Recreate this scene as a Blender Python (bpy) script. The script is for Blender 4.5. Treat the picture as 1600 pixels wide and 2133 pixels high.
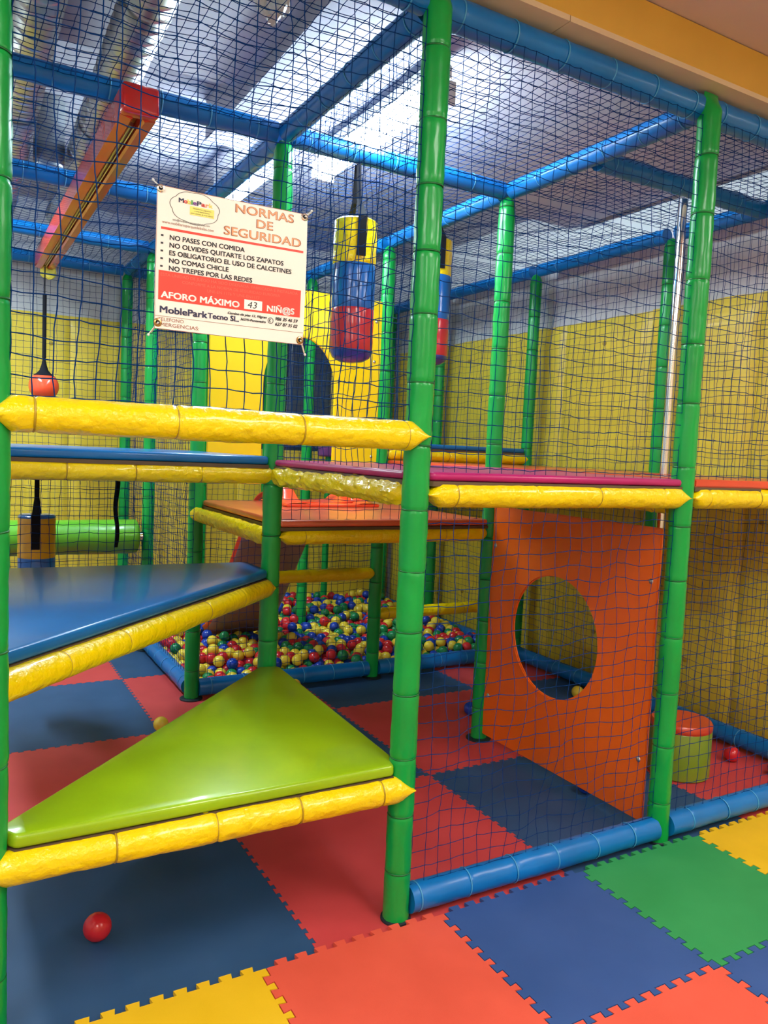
import bpy, bmesh, math, random
import numpy as np
from mathutils import Vector, Matrix, noise

for o in list(bpy.data.objects):
    bpy.data.objects.remove(o, do_unlink=True)
C = bpy.context.scene.collection
scene = bpy.context.scene
PI = math.pi

# ------------------------------------------------------------------ camera
CAM = Vector((-1.2609, -2.0234, 1.4876))
YAW, PITCH, ROLL, FPX = 0.5180, -0.0776, 0.0441, 1619.37
def make_camera():
    cy, sy, cp, sp = math.cos(YAW), math.sin(YAW), math.cos(PITCH), math.sin(PITCH)
    f = Vector((sy * cp, cy * cp, sp)); r = Vector((cy, -sy, 0)); u = r.cross(f)
    c, s = math.cos(ROLL), math.sin(ROLL)
    r2 = c * r + s * u; u2 = -s * r + c * u
    cam = bpy.data.cameras.new('camera'); o = bpy.data.objects.new('camera', cam); C.objects.link(o)
    m = Matrix((r2, u2, -f)).transposed().to_4x4(); m.translation = CAM
    o.matrix_world = m
    cam.sensor_fit = 'HORIZONTAL'; cam.sensor_width = 36.0; cam.lens = FPX / 1600 * 36.0
    cam.clip_start = 0.02; cam.clip_end = 60
    scene.camera = o
make_camera()

# ------------------------------------------------------------------ world, exposure
w = bpy.data.worlds.new('world'); scene.world = w; w.use_nodes = True
w.node_tree.nodes['Background'].inputs[0].default_value = (0.5, 0.55, 0.6, 1)
w.node_tree.nodes['Background'].inputs[1].default_value = 0.3
scene.view_settings.view_transform = 'Standard'; scene.view_settings.look = 'None'
scene.view_settings.gamma = 1; scene.view_settings.use_curve_mapping = False
scene.view_settings.exposure = 0.0
TUBE_STRENGTH = 92.0      # cool fluorescent tubes inside the play frame
ROOM_STRENGTH = 20.5      # warm white ceiling panels of the room in front
ROOM_COL = (1.0, 0.97, 0.90); TUBE_COL = (0.74, 0.93, 1.0)

# ------------------------------------------------------------------ materials
MATS = {}
def base_mat(name):
    m = bpy.data.materials.new(name); m.use_nodes = True
    nt = m.node_tree; return m, nt, nt.nodes['Principled BSDF']
def vinyl(name, col, rough=0.22, bump=0.25, scale=18.0, spec=0.5, var=0.12, coat=0.3, fine=0.0):
    if name in MATS: return MATS[name]
    m, nt, b = base_mat(name)
    tc = nt.nodes.new('ShaderNodeTexCoord')
    n1 = nt.nodes.new('ShaderNodeTexNoise'); n1.inputs['Scale'].default_value = scale
    n1.inputs['Detail'].default_value = 4; nt.links.new(tc.outputs['Object'], n1.inputs['Vector'])
    n2 = nt.nodes.new('ShaderNodeTexNoise'); n2.inputs['Scale'].default_value = 3.5
    n2.inputs['Detail'].default_value = 5; nt.links.new(tc.outputs['Object'], n2.inputs['Vector'])
    mr = nt.nodes.new('ShaderNodeMapRange'); mr.inputs['To Min'].default_value = 1 - var; mr.inputs['To Max'].default_value = 1 + var
    mr.inputs['From Min'].default_value = 0.3; mr.inputs['From Max'].default_value = 0.7
    nt.links.new(n2.outputs['Fac'], mr.inputs['Value'])
    mx = nt.nodes.new('ShaderNodeVectorMath'); mx.operation = 'SCALE'; mx.inputs[0].default_value = col
    nt.links.new(mr.outputs[0], mx.inputs['Scale'])
    nt.links.new(mx.outputs[0], b.inputs['Base Color'])
    bp = nt.nodes.new('ShaderNodeBump'); bp.inputs['Strength'].default_value = bump; bp.inputs['Distance'].default_value = 0.01
    nt.links.new(n1.outputs['Fac'], bp.inputs['Height']); nt.links.new(bp.outputs[0], b.inputs['Normal'])
    b.inputs['Roughness'].default_value = rough; b.inputs['Specular IOR Level'].default_value = spec
    b.inputs['Coat Weight'].default_value = coat; b.inputs['Coat Roughness'].default_value = 0.08
    if fine:
        n3 = nt.nodes.new('ShaderNodeTexNoise'); n3.inputs['Scale'].default_value = 400
        nt.links.new(tc.outputs['Object'], n3.inputs['Vector'])
        b2 = nt.nodes.new('ShaderNodeBump'); b2.inputs['Strength'].default_value = fine; b2.inputs['Distance'].default_value = 0.002
        nt.links.new(n3.outputs['Fac'], b2.inputs['Height']); nt.links.new(bp.outputs[0], b2.inputs['Normal'])
        nt.links.new(b2.outputs[0], b.inputs['Normal'])
    MATS[name] = m; return m
def plain(name, col, rough=0.5, metal=0.0, spec=0.5, emit=None, es=0.0, alpha=None, trans=0):
    if name in MATS: return MATS[name]
    m, nt, b = base_mat(name)
    b.inputs['Base Color'].default_value = (*col, 1); b.inputs['Roughness'].default_value = rough
    b.inputs['Metallic'].default_value = metal; b.inputs['Specular IOR Level'].default_value = spec
    if emit: b.inputs['Emission Color'].default_value = (*emit, 1); b.inputs['Emission Strength'].default_value = es
    if trans: b.inputs['Transmission Weight'].default_value = trans
    MATS[name] = m; return m

GREEN = vinyl('green_vinyl', (0.002, 0.310, 0.052), rough=0.3, bump=0.16, scale=9, spec=.35, coat=.12)
GREENTIE = plain('dark_green_tie', (0.004, 0.13, 0.03), 0.4)
BLUE = vinyl('blue_vinyl', (0.002, 0.150, 0.48), rough=0.36, bump=0.15, scale=12, spec=.35, coat=.12)
BLUETIE = plain('pale_blue_tie', (0.06, 0.32, 0.62), 0.4)
YEL = vinyl('yellow_vinyl', (0.84, 0.62, 0.001), rough=0.22, bump=1.0, scale=38, coat=0.45, var=0.04, spec=.35)
YELTIE = plain('ochre_tie', (0.42, 0.27, 0.01), 0.4)
LIME = vinyl('lime_vinyl', (0.27, 0.45, 0.006), rough=0.3, bump=0.16, scale=5, coat=0.35, spec=.35)
DECKBLUE = vinyl('deck_blue_vinyl', (0.004, 0.125, 0.38), rough=0.28, bump=0.06, scale=5, coat=0.2, spec=.35)
DECKRED = vinyl('deck_red_vinyl', (0.62, 0.055, 0.02), rough=0.28, bump=0.08, scale=6)
ORANGERED = vinyl('orange_red_vinyl', (0.66, 0.11, 0.045), rough=0.28, bump=0.08, scale=6)
MAGENTA = vinyl('magenta_vinyl', (0.40, 0.012, 0.13), rough=0.35, bump=0.08, scale=6, spec=.3, coat=.1)
ORANGE = vinyl('orange_board', (0.86, 0.135, 0.006), rough=0.33, bump=0.02, scale=3, coat=0.15, var=0.04)
YBOARD = vinyl('yellow_board', (0.90, 0.62, 0.0), rough=0.35, bump=0.02, scale=3, coat=0.1, var=0.02)
PADY = vinyl('yellow_wall_sheet', (0.74, 0.55, 0.045), rough=0.42, bump=0.35, scale=7, var=0.08, coat=.05)
NAVYPAD = vinyl('slate_wall_sheet', (0.045, 0.075, 0.13), rough=0.4, bump=0.2, scale=7)
SLIDE = vinyl('red_plastic', (0.80, 0.07, 0.02), rough=0.25, bump=0.03, scale=3, var=0.04)
RED = vinyl('red_vinyl', (0.62, 0.02, 0.02), rough=0.22, bump=0.1, scale=9)
RAILRED = vinyl('rail_red_vinyl', (0.62, 0.045, 0.02), rough=0.25, bump=0.12, scale=9)
BLACK = plain('black_webbing', (0.006, 0.006, 0.010), 0.8, spec=.15)
STEEL = plain('chrome', (0.85, 0.85, 0.86), 0.12, 1.0)
DUCT = plain('galvanised_sheet', (0.60, 0.62, 0.62), 0.40, 1.0)
SCREW = plain('screw_steel', (0.6, 0.6, 0.6), 0.3, 1.0)
BASE = plain('base_plate_dark', (0.01, 0.02, 0.03), 0.5)
NET = plain('blue_net_cord', (0.002, 0.030, 0.145), 0.7, spec=.06)
WALLW = vinyl('grey_plaster', (0.56, 0.57, 0.60), rough=0.7, bump=0.08, scale=40, coat=0, var=0.05)
WALLCREAM = vinyl('cream_plaster', (0.66, 0.52, 0.34), rough=0.7, bump=0.05, scale=40, coat=0, var=0.03)
COVE = vinyl('ochre_plaster', (0.62, 0.36, 0.05), rough=0.7, bump=0.05, scale=40, coat=0, var=0.05)
CEILPINK = vinyl('pinkish_ceiling', (0.60, 0.45, 0.40), rough=0.8, bump=0.05, scale=40, coat=0, var=0.03)
CEILIN = vinyl('inner_ceiling_grey', (0.38, 0.38, 0.44), rough=0.75, bump=0.05, scale=40, coat=0, var=0.04)
SUB = plain('underlay', (0.015, 0.015, 0.02), 0.8)
BOARDBACK = plain('dark_plywood', (0.10, 0.06, 0.03), 0.7)
WHITEPL = plain('white_plastic', (0.75, 0.75, 0.72), 0.35)
CLEARPL = plain('crumpled_film', (0.55, 0.58, 0.62), 0.2)
MAUVE = plain('mauve_plastic', (0.25, 0.07, 0.30), 0.4)

def foam(name, col):
    if name in MATS: return MATS[name]
    m, nt, b = base_mat(name)
    tc = nt.nodes.new('ShaderNodeTexCoord')
    n = nt.nodes.new('ShaderNodeTexNoise'); n.inputs['Scale'].default_value = 4; n.inputs['Detail'].default_value = 7
    nt.links.new(tc.outputs['Object'], n.inputs['Vector'])
    n2 = nt.nodes.new('ShaderNodeTexNoise'); n2.inputs['Scale'].default_value = 900; n2.inputs['Detail'].default_value = 2
    nt.links.new(tc.outputs['Object'], n2.inputs['Vector'])
    cr = nt.nodes.new('ShaderNodeValToRGB')
    cr.color_ramp.elements[0].position = 0.35; cr.color_ramp.elements[0].color = (*[c * 0.93 for c in col], 1)
    cr.color_ramp.elements[1].position = 0.75; cr.color_ramp.elements[1].color = (*[min(1, c * 1.06 + 0.008) for c in col], 1)
    nt.links.new(n.outputs['Fac'], cr.inputs['Fac']); nt.links.new(cr.outputs[0], b.inputs['Base Color'])
    bp = nt.nodes.new('ShaderNodeBump'); bp.inputs['Strength'].default_value = 0.35; bp.inputs['Distance'].default_value = 0.001
    nt.links.new(n2.outputs['Fac'], bp.inputs['Height']); nt.links.new(bp.outputs[0], b.inputs['Normal'])
    b.inputs['Roughness'].default_value = 0.6; b.inputs['Specular IOR Level'].default_value = 0.4
    MATS[name] = m; return m
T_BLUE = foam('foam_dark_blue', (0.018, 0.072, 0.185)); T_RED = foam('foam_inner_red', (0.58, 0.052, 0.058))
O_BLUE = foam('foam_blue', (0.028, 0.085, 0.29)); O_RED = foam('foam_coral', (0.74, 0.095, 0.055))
O_GREEN = foam('foam_green', (0.025, 0.30, 0.085)); O_YEL = foam('foam_yellow', (0.78, 0.48, 0.005))

# ------------------------------------------------------------------ helpers
def link(name, me, mat=None, parent=None, loc=None):
    o = bpy.data.objects.new(name, me); C.objects.link(o)
    if mat is not None and me is not None and len(me.materials) == 0:
        for mm in (mat if isinstance(mat, (list, tuple)) else [mat]): me.materials.append(mm)
    if loc is not None: o.location = loc
    if parent is not None: o.parent = parent
    return o
def smooth(me, ang=None):
    me.polygons.foreach_set('use_smooth', [True] * len(me.polygons)); me.update()
    if ang:
        try: me.set_sharp_from_angle(angle=math.radians(ang))
        except Exception: pass
    return me
def me_py(name, v, f, sm=False, ang=None):
    me = bpy.data.meshes.new(name); me.from_pydata(v, [], f); me.update()
    if sm: smooth(me, ang)
    return me
def me_bm(name, bm, sm=False, ang=35):
    me = bpy.data.meshes.new(name); bm.normal_update(); bm.to_mesh(me); bm.free()
    if sm: smooth(me, ang)
    return me
def tag(o, label=None, cat=None, group=None, kind=None):
    if label: o['label'] = label
    if cat: o['category'] = cat
    if group: o['group'] = group
    if kind: o['kind'] = kind
    return o
def empty(name, loc, label, cat, group=None, rot=None):
    o = bpy.data.objects.new(name, None); C.objects.link(o); o.location = loc; o.empty_display_size = 0.1
    if rot is not None: o.rotation_euler = rot
    return tag(o, label, cat, group)
def bm_box(bm, x0, x1, y0, y1, z0, z1):
    r = bmesh.ops.create_cube(bm, size=1)
    for v in r['verts']:
        v.co = Vector(((x0 + x1) / 2 + v.co.x * (x1 - x0), (y0 + y1) / 2 + v.co.y * (y1 - y0), (z0 + z1) / 2 + v.co.z * (z1 - z0)))
    return r['verts']
def box(name, b, mat, parent=None, bev=0.0, kind=None, seg=2):
    bm = bmesh.new(); bm_box(bm, *b)
    if bev: bmesh.ops.bevel(bm, geom=bm.edges[:] , offset=bev, segments=seg, affect='EDGES', profile=0.5)
    o = link(name, me_bm(name, bm, sm=bool(bev)), mat, parent)
    if kind: o['kind'] = kind
    return o
def prism_bm(poly, z0, z1, bev=0.0, seg=3):
    bm = bmesh.new()
    vs = [bm.verts.new((x, y, z0)) for x, y in poly]
    f = bm.faces.new(vs)
    if f.normal.z > 0: pass
    r = bmesh.ops.extrude_face_region(bm, geom=[f])
    for e in r['geom']:
        if isinstance(e, bmesh.types.BMVert): e.co.z = z1
    bmesh.ops.recalc_face_normals(bm, faces=bm.faces[:])
    if bev:
        ed = [e for e in bm.edges if len(e.link_faces) == 2]
        bmesh.ops.bevel(bm, geom=ed, offset=bev, segments=seg, affect='EDGES', profile=0.5)
    return bm
def basis(d):
    d = Vector(d).normalized(); up = Vector((0, 0, 1))
    if abs(d.z) > 0.95: up = Vector((0, 1, 0))
    s = up.cross(d).normalized(); u = d.cross(s)          # local X=d, Y=s, Z=u
    return Matrix((d, s, u)).transposed()

# ---- padded tube along local +X
def tube_mesh(L, r, ties, wr=0.0015, step=0.02, n=20, e0='flat', e1='flat', seed=0, groove=0.0045, front=1, flap=0.055, nf=26):
    xs = list(np.arange(0, L, step)) + [L]
    for t in ties:
        xs += [t - 0.012, t - 0.006, t, t + 0.006, t + 0.012]
    for e, side in ((e0, 0), (e1, 1)):
        if e != 'flat':
            for k in range(1, 7):
                q = flap * k / 7
                xs.append(q if side == 0 else L - q)
    xs = sorted(set(round(float(x), 5) for x in xs if 0 <= x <= L))
    V = []; F = []
    rnd = random.Random(seed); off = rnd.uniform(0, 100)
    for x in xs:
        rr = r
        for t in ties: rr -= groove * math.exp(-((x - t) / 0.006) ** 2)
        rr += 0.0009 * math.sin(x * 9 + off)
        vs = hs = 1.0
        for e, q in ((e0, x), (e1, L - x)):
            if e != 'flat' and q < flap:
                t = 1 - q / flap
                if e == 'point': vs *= max(0.06, 1 - t ** 1.15); hs *= 1 - 0.12 * t * t
                else:
                    k = math.sqrt(max(0.004, 1 - t * t)); vs *= k; hs *= k
        for i in range(n):
            a = 2 * PI * i / n
            cy, cz = math.cos(a), math.sin(a)
            cq = 1.6 if nf > 20 else 3.4
            p = Vector((x * nf + off, cy * cq, cz * cq))
            d = wr * (noise.noise(p) + 0.6 * noise.noise(p * 2.3)) if wr else 0
            V.append((x, (rr + d) * cy * hs, (rr + d) * cz * vs))
    m = len(xs)
    for j in range(m - 1):
        for i in range(n):
            a = j * n + i; b = j * n + (i + 1) % n
            F.append((a, b, b + n, a + n))
    F.append(tuple(range(n))[::-1]); F.append(tuple((m - 1) * n + i for i in range(n)))
    me = me_py('foam_sleeve', V, F, True, 50)
    return me
def ring_mesh(r, w=0.0028, n=24, ov=0.0):
    V = []; F = []
    for i in range(n):
        a = 2 * PI * i / n
        for dx, dr in ((-w, 0), (0, w * 0.7), (w, 0), (0, -w)):
            V.append((dx, (r + dr) * math.cos(a), (r + dr) * math.sin(a)))
    for i in range(n):
        for k in range(4):
            a = i * 4 + k; b = i * 4 + (k + 1) % 4; j = (i + 1) % n
            F.append((a, j * 4 + k, j * 4 + (k + 1) % 4, b))
    return me_py('cable_tie', V, F, True)
RINGS = {}
def tied_tube(name, p0, p1, r, mat, tiemat, label, cat, spacing=0.2, first=None, wr=0.0015, e0='flat', e1='flat', group=None, step=0.02, n=20, seed=0, groove=0.0045, tie_r=None, flap=0.055, nf=26):
    p0 = Vector(p0); p1 = Vector(p1); d = p1 - p0; L = d.length
    rnd = random.Random(seed * 7 + 3)
    t = first if first is not None else spacing * 0.35; ties = []
    while t < L - 0.03:
        ties.append(t); t += spacing * rnd.uniform(0.93, 1.07)
    M = basis(d)
    root = bpy.data.objects.new(name, None); C.objects.link(root); root.empty_display_size = 0.1
    m4 = M.to_4x4(); m4.translation = p0; root.matrix_world = m4
    tag(root, label, cat, group)
    link('foam_sleeve', tube_mesh(L, r, ties, wr, step, n, e0, e1, seed, groove, flap=flap, nf=nf), mat, root)
    tr = tie_r or (r - groove * 0.75)
    key = (round(tr, 4), tiemat.name)
    if key not in RINGS:
        RINGS[key] = ring_mesh(tr); RINGS[key].materials.append(tiemat)
    for t in ties:
        o = bpy.data.objects.new('cable_tie', RINGS[key]); C.objects.link(o); o.parent = root
        o.location = (t, 0, 0); o.rotation_euler = (0, rnd.uniform(-0.05, 0.05), rnd.uniform(-0.05, 0.05))
    return root
def rod(bm, p0, p1, r, n=10, r1=None):
    p0 = Vector(p0); p1 = Vector(p1); M = basis(p1 - p0); r1 = r if r1 is None else r1
    rings = []
    for p, rr in ((p0, r), (p1, r1)):
        rings.append([bm.verts.new(p + M @ Vector((0, rr * math.cos(2 * PI * i / n), rr * math.sin(2 * PI * i / n)))) for i in range(n)])
    for i in range(n):
        bm.faces.new((rings[0][i], rings[0][(i + 1) % n], rings[1][(i + 1) % n], rings[1][i]))
    bm.faces.new(rings[0][::-1]); bm.faces.new(rings[1])
def lathe(prof, n=24, name='lathe', ang=40):
    V = []; F = []
    for r, z in prof:
        for i in range(n):
            V.append((r * math.cos(2 * PI * i / n), r * math.sin(2 * PI * i / n), z))
    for j in range(len(prof) - 1):
        for i in range(n):
            a = j * n + i; b = j * n + (i + 1) % n
            F.append((a, b, b + n, a + n))
    F.append(tuple(range(n))[::-1]); F.append(tuple((len(prof) - 1) * n + i for i in range(n)))
    return me_py(name, V, F, True, ang)

# ------------------------------------------------------------------ room
XL, XR, YF, YB = -2.75, 2.55, -4.2, 4.52
ZC, ZCF = 3.26, 3.0
S = 'structure'
floor = box('floor', (XL, 3.9, YF, YB, -0.12, -0.016), SUB, kind=S)
wall_back = box('wall_back', (XL - .1, XR + .1, YB, YB + .12, -0.1, ZC + .1), WALLW, kind=S)
wall_right = box('wall_right', (XR, XR + .12, -0.06, YB, -0.1, ZC + .1), WALLW, kind=S)
wall_left = box('wall_left', (XL - .12, XL, YF, YB, -0.1, ZC + .1), WALLW, kind=S)
wall_front = box('wall_front', (XL, 3.9, YF - .12, YF, -0.1, ZCF + .05), WALLCREAM, kind=S)
box('wall_side', (3.9, 4.02, YF, -0.06, -0.1, ZCF + .05), WALLCREAM, kind=S)
box('wall_return', (XR + .12, 3.9, -0.06, 0.06, -0.1, ZCF), WALLCREAM, kind=S)
box('ceiling', (XL, 3.9, YF, -0.055, ZCF, ZCF + .1), CEILPINK, kind=S)
box('ceiling_inner', (XL, XR, 0.06, YB, ZC, ZC + .1), CEILIN, kind=S)
box('ceiling_soffit', (XL, -0.07, 0.06, 1.58, 3.12, ZC + .02), CEILIN, kind=S)
box('ceiling_panel', (-0.07, 2.47, 0.06, 2.12, 3.06, ZC + .02), CEILIN, kind=S)
lint = bmesh.new(); bm_box(lint, XL, 0.455, -0.055, 0.06, 2.862, 3.35); bm_box(lint, 0.4585, 3.9, -0.055, 0.06, 2.862, 3.35)
bm_box(lint, 0.45, 0.46, -0.045, 0.05, 2.87, 3.3)
link('trim_1', me_bm('lintel', lint), WALLCREAM)['kind'] = S
cv = []
for X in (XL, 3.9):
    cv += [(X, -0.058, 2.884), (X, -0.092, 2.996), (X, -0.055, 3.0), (X, -0.055, 2.880)]
link('trim_2', me_py('cove', cv, [(0, 1, 5, 4), (1, 2, 6, 5), (2, 3, 7, 6), (3, 0, 4, 7), (3, 2, 1, 0), (4, 5, 6, 7)]), COVE)['kind'] = S

# wall padding panels, seams vertical, parts of the walls
def pad_panel(parent, axis, a0, a1, z0, z1, wall, mat, seed, buttons=()):
    nx, nz = 26, 44; V = []; F = []
    rnd = random.Random(seed); off = rnd.uniform(0, 50)
    for j in range(nz + 1):
        for i in range(nx + 1):
            a = a0 + (a1 - a0) * i / nx; z = z0 + (z1 - z0) * j / nz
            e = min(i, nx - i, 2) / 2.0 * min(j, nz - j, 2) / 2.0
            d = 0.022 * math.sqrt(e) + 0.004 * noise.noise(Vector((a * 2 + off, z * 9, 0))) + 0.0035 * noise.noise(Vector((a * 9 + off, z * 2.5, 4)))
            zz = z + (0.008 * noise.noise(Vector((a * 5, off, 0))) if j == nz else 0)
            V.append((a, wall - d, zz) if axis == 'x' else (wall - d, a, zz))
    for j in range(nz):
        for i in range(nx):
            q = j * (nx + 1) + i
            f = (q, q + 1, q + nx + 2, q + nx + 1)
            F.append(f if axis == 'x' else f[::-1])
    o = link('padding_panel', me_py('padding_panel', V, F, True), mat, parent)
    if buttons:
        for (a, z) in buttons:
            b = lathe([(0.0, 0), (0.017, 0.001), (0.015, 0.007), (0.004, 0.011)], 12, 'button')
            ob = link('button', b, YELTIE, o)
            ob.location = (a, wall - 0.022, z) if axis == 'x' else (wall - 0.022, a, z)
            ob.rotation_euler = (PI / 2, 0, 0) if axis == 'x' else (0, -PI / 2, 0)
    return o
PT = 2.425
for k, (a0, a1) in enumerate([(-2.74, -1.95), (-1.95, -1.16), (-1.16, -.40), (-.40, .37), (.37, .98), (.98, 1.42), (1.42, 1.85), (1.85, 2.53)]):
    pad_panel(wall_back, 'x', a0, a1, 0.0, PT if k not in (5, 6) else 1.46, YB - .002, PADY, k, [(a0 + .62, 2.2), (a0 + .3, 1.3), (a0 + .62, .6)])
pad_panel(wall_back, 'x', 1.421, 1.849, 1.462, 2.72, YB - .002, NAVYPAD, 40)
pad_panel(wall_back, 'x', .981, 1.419, 1.462, 2.72, YB - .002, NAVYPAD, 41)
for k, (a0, a1) in enumerate([(-0.04, .68), (.68, 1.42), (1.42, 2.18), (2.18, 2.94), (2.94, 3.7), (3.7, 4.48)]):
    pad_panel(wall_right, 'y', a0, a1, 0.0, PT + .004 * (k % 2), XR - .002, PADY, 20 + k, [(a0 + .37, 2.26), (a0 + .6, 1.2), (a0 + .3, .35)])

# ------------------------------------------------------------------ foam tiles
def seam(p0, p1, h, n, side=1, fl=0.35):
    p0 = Vector(p0); p1 = Vector(p1); d = p1 - p0; L = d.length; d.normalize(); nn = Vector((-d.y, d.x)) * side
    pts = [p0]; m = 0.02; pit = (L - 2 * m) / n
    for k in range(n):
        s = m + k * pit; a = s + pit * 0.25; b = s + pit * 0.75; e = pit * 0.07
        for t, q in ((a, 0), (a - e, 1), (b + e, 1), (b, 0)):
            pts.append(p0 + d * t + nn * (h * q))
    pts.append(p1); return pts
def tile(name, edges, z0, z1, mat, inset=0.0011, parent=None):
    poly = []
    for e in edges: poly += e[:-1]
    n = len(poly)
    area = sum(poly[i].x * poly[(i + 1) % n].y - poly[(i + 1) % n].x * poly[i].y for i in range(n))
    sg = 1 if area > 0 else -1
    out = []
    for i in range(n):
        a = (poly[i] - poly[i - 1]).normalized(); b = (poly[(i + 1) % n] - poly[i]).normalized()
        na = Vector((-a.y, a.x)) * sg; nb = Vector((-b.y, b.x)) * sg
        q = na + nb
        q = q / max(0.5, q.dot(na)) if q.length > 1e-6 else na
        out.append(poly[i] + q * inset)
    bm = bmesh.new()
    ch = 0.0012
    vs = [bm.verts.new((p.x, p.y, z1)) for p in out]
    f = bm.faces.new(vs)
    lo = [bm.verts.new((p.x, p.y, z0)) for p in out]
    for i in range(n):
        j = (i + 1) % n; bm.faces.new((vs[i], lo[i], lo[j], vs[j]))
    bmesh.ops.recalc_face_normals(bm, faces=bm.faces[:])
    if f.normal.z < 0: bmesh.ops.reverse_faces(bm, faces=bm.faces[:])
    return link(name, me_bm('foam_tile', bm), mat, parent)
def tile_grid(xs, ys, colf, z0, z1, h, nt, teeth_front=False, teeth_back=False, inset=0.0011):
    hs = {}; vsm = {}
    for i in range(len(xs) - 1):
        for j in range(len(ys)):
            edge = (j == 0 and not teeth_front) or (j == len(ys) - 1 and not teeth_back)
            a, b = (xs[i], ys[j]), (xs[i + 1], ys[j])
            n = max(1, round((xs[i + 1] - xs[i]) / nt))
            hs[i, j] = [Vector(a), Vector(b)] if edge else seam(a, b, h, n)
    for i in range(len(xs)):
        for j in range(len(ys) - 1):
            edge = i in (0, len(xs) - 1)
            a, b = (xs[i], ys[j]), (xs[i], ys[j + 1])
            n = max(1, round((ys[j + 1] - ys[j]) / nt))
            vsm[i, j] = [Vector(a), Vector(b)] if edge else seam(a, b, h, n)
    for i in range(len(xs) - 1):
        for j in range(len(ys) - 1):
            tile('foam_tile', [hs[i, j], vsm[i + 1, j], hs[i, j + 1][::-1], vsm[i, j][::-1]], z0, z1, colf(i, j), inset, floor)
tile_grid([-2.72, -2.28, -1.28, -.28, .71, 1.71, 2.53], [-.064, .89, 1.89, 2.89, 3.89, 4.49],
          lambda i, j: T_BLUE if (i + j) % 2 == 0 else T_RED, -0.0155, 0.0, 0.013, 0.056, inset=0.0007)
def ocol(i, j):
    seq = [O_GREEN, O_BLUE, O_YEL, O_RED, O_BLUE, O_GREEN, O_YEL, O_RED, O_BLUE]
    if j == 6: return seq[i]
    if j == 5: return [O_YEL, O_RED, O_BLUE, O_GREEN, O_RED, O_BLUE, O_GREEN, O_YEL, O_RED][i]
    return [O_BLUE, O_GREEN, O_YEL, O_RED][(i * 3 + j * 2) % 4]
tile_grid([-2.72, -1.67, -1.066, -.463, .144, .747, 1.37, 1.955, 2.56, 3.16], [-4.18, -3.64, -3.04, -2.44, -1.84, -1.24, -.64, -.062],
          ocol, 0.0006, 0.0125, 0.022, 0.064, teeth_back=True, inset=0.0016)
box('floor_underlay', (XL, 3.9, YF, -0.064, -0.016, 0.0), SUB, kind=S)

# ------------------------------------------------------------------ lamps
def tube_lamp(loc, L, label, lip=None, power=1.0):
    t = empty('ceiling_lamp', loc, label, 'lamp')
    bm = bmesh.new(); hw_ = .075 if lip else .045
    bm_box(bm, -hw_, hw_, -L / 2, L / 2, -.015, .05)
    bmesh.ops.bevel(bm, geom=bm.edges[:], offset=.008, segments=2, affect='EDGES')
    if lip:
      for sx in (-1, 1): bm_box(bm, sx * .0725 - .0025, sx * .0725 + .0025, -L / 2, L / 2, lip, -.015)  # unseen side lips, added to keep this lamp's light off the ceiling
    link('housing', me_bm('housing', bm, True), WHITEPL, t)
    em = plain('tube_light' if power == 1 else 'boosted_tube_light', (1, 1, 1), 0.5, emit=TUBE_COL, es=TUBE_STRENGTH * power)
    bm = bmesh.new(); rod(bm, (0, -L / 2 + .012, -.045), (0, L / 2 - .012, -.045), 0.058, 20)
    d = link('diffuser', me_bm('diffuser', bm, True), em, t)
    for y in (-L / 2, L / 2 - .012): box('end_cap', (-.062, .062, y, y + .012, -.105, -.015), WHITEPL, t)
    for y in (-L * .3, L * .3):
        bm = bmesh.new(); rod(bm, (0, y, .04), (0, y, (3.06 if loc[0] > 0 and loc[1] < 2 else ZC) - loc[2]), .006, 8)
        link('hanger', me_bm('hanger', bm), SCREW, t)
    return t
tube_lamp((0.45, 1.22, 2.975), 1.12, 'bright white tube lamp hanging over the purple deck, nearer of two')
tube_lamp((0.20, 2.50, 2.985), 1.12, 'bright white tube lamp farther back, seen above the sign')
tube_lamp((-1.45, 2.95, 3.02), 1.12, 'white tube lamp over the left bays outside the picture', -.085, 2.1)  # one tube out of view, power raised to brighten the back-left wall
def room_panel(x, y, label):
    t = empty('ceiling_panel_lamp', (x, y, ZCF), label, 'lamp', 'panel lamps of the front room')
    box('frame', (-.32, .32, -.62, .62, -.02, 0.0), WHITEPL, t, .004)
    em = plain('panel_light', (1, 1, 1), 0.5, emit=ROOM_COL, es=ROOM_STRENGTH)
    box('diffuser', (-.29, .29, -.59, .59, -.026, -.019), em, t)
for x, y, w_ in ((-2.2, -1.3, 'added as fill left of the camera, nearest the play frame'), (0.2, -2.0, 'in the middle, right of the camera'), (2.6, -1.7, 'at the right end'), (-1.6, -3.4, 'added as fill at the back behind the camera'), (1.4, -3.4, 'at the back on the right')):  # all out of view; left and behind-camera panels added to brighten the orange board
    room_panel(x, y, 'flat ceiling panel lamp of the front room, ' + w_)

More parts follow.
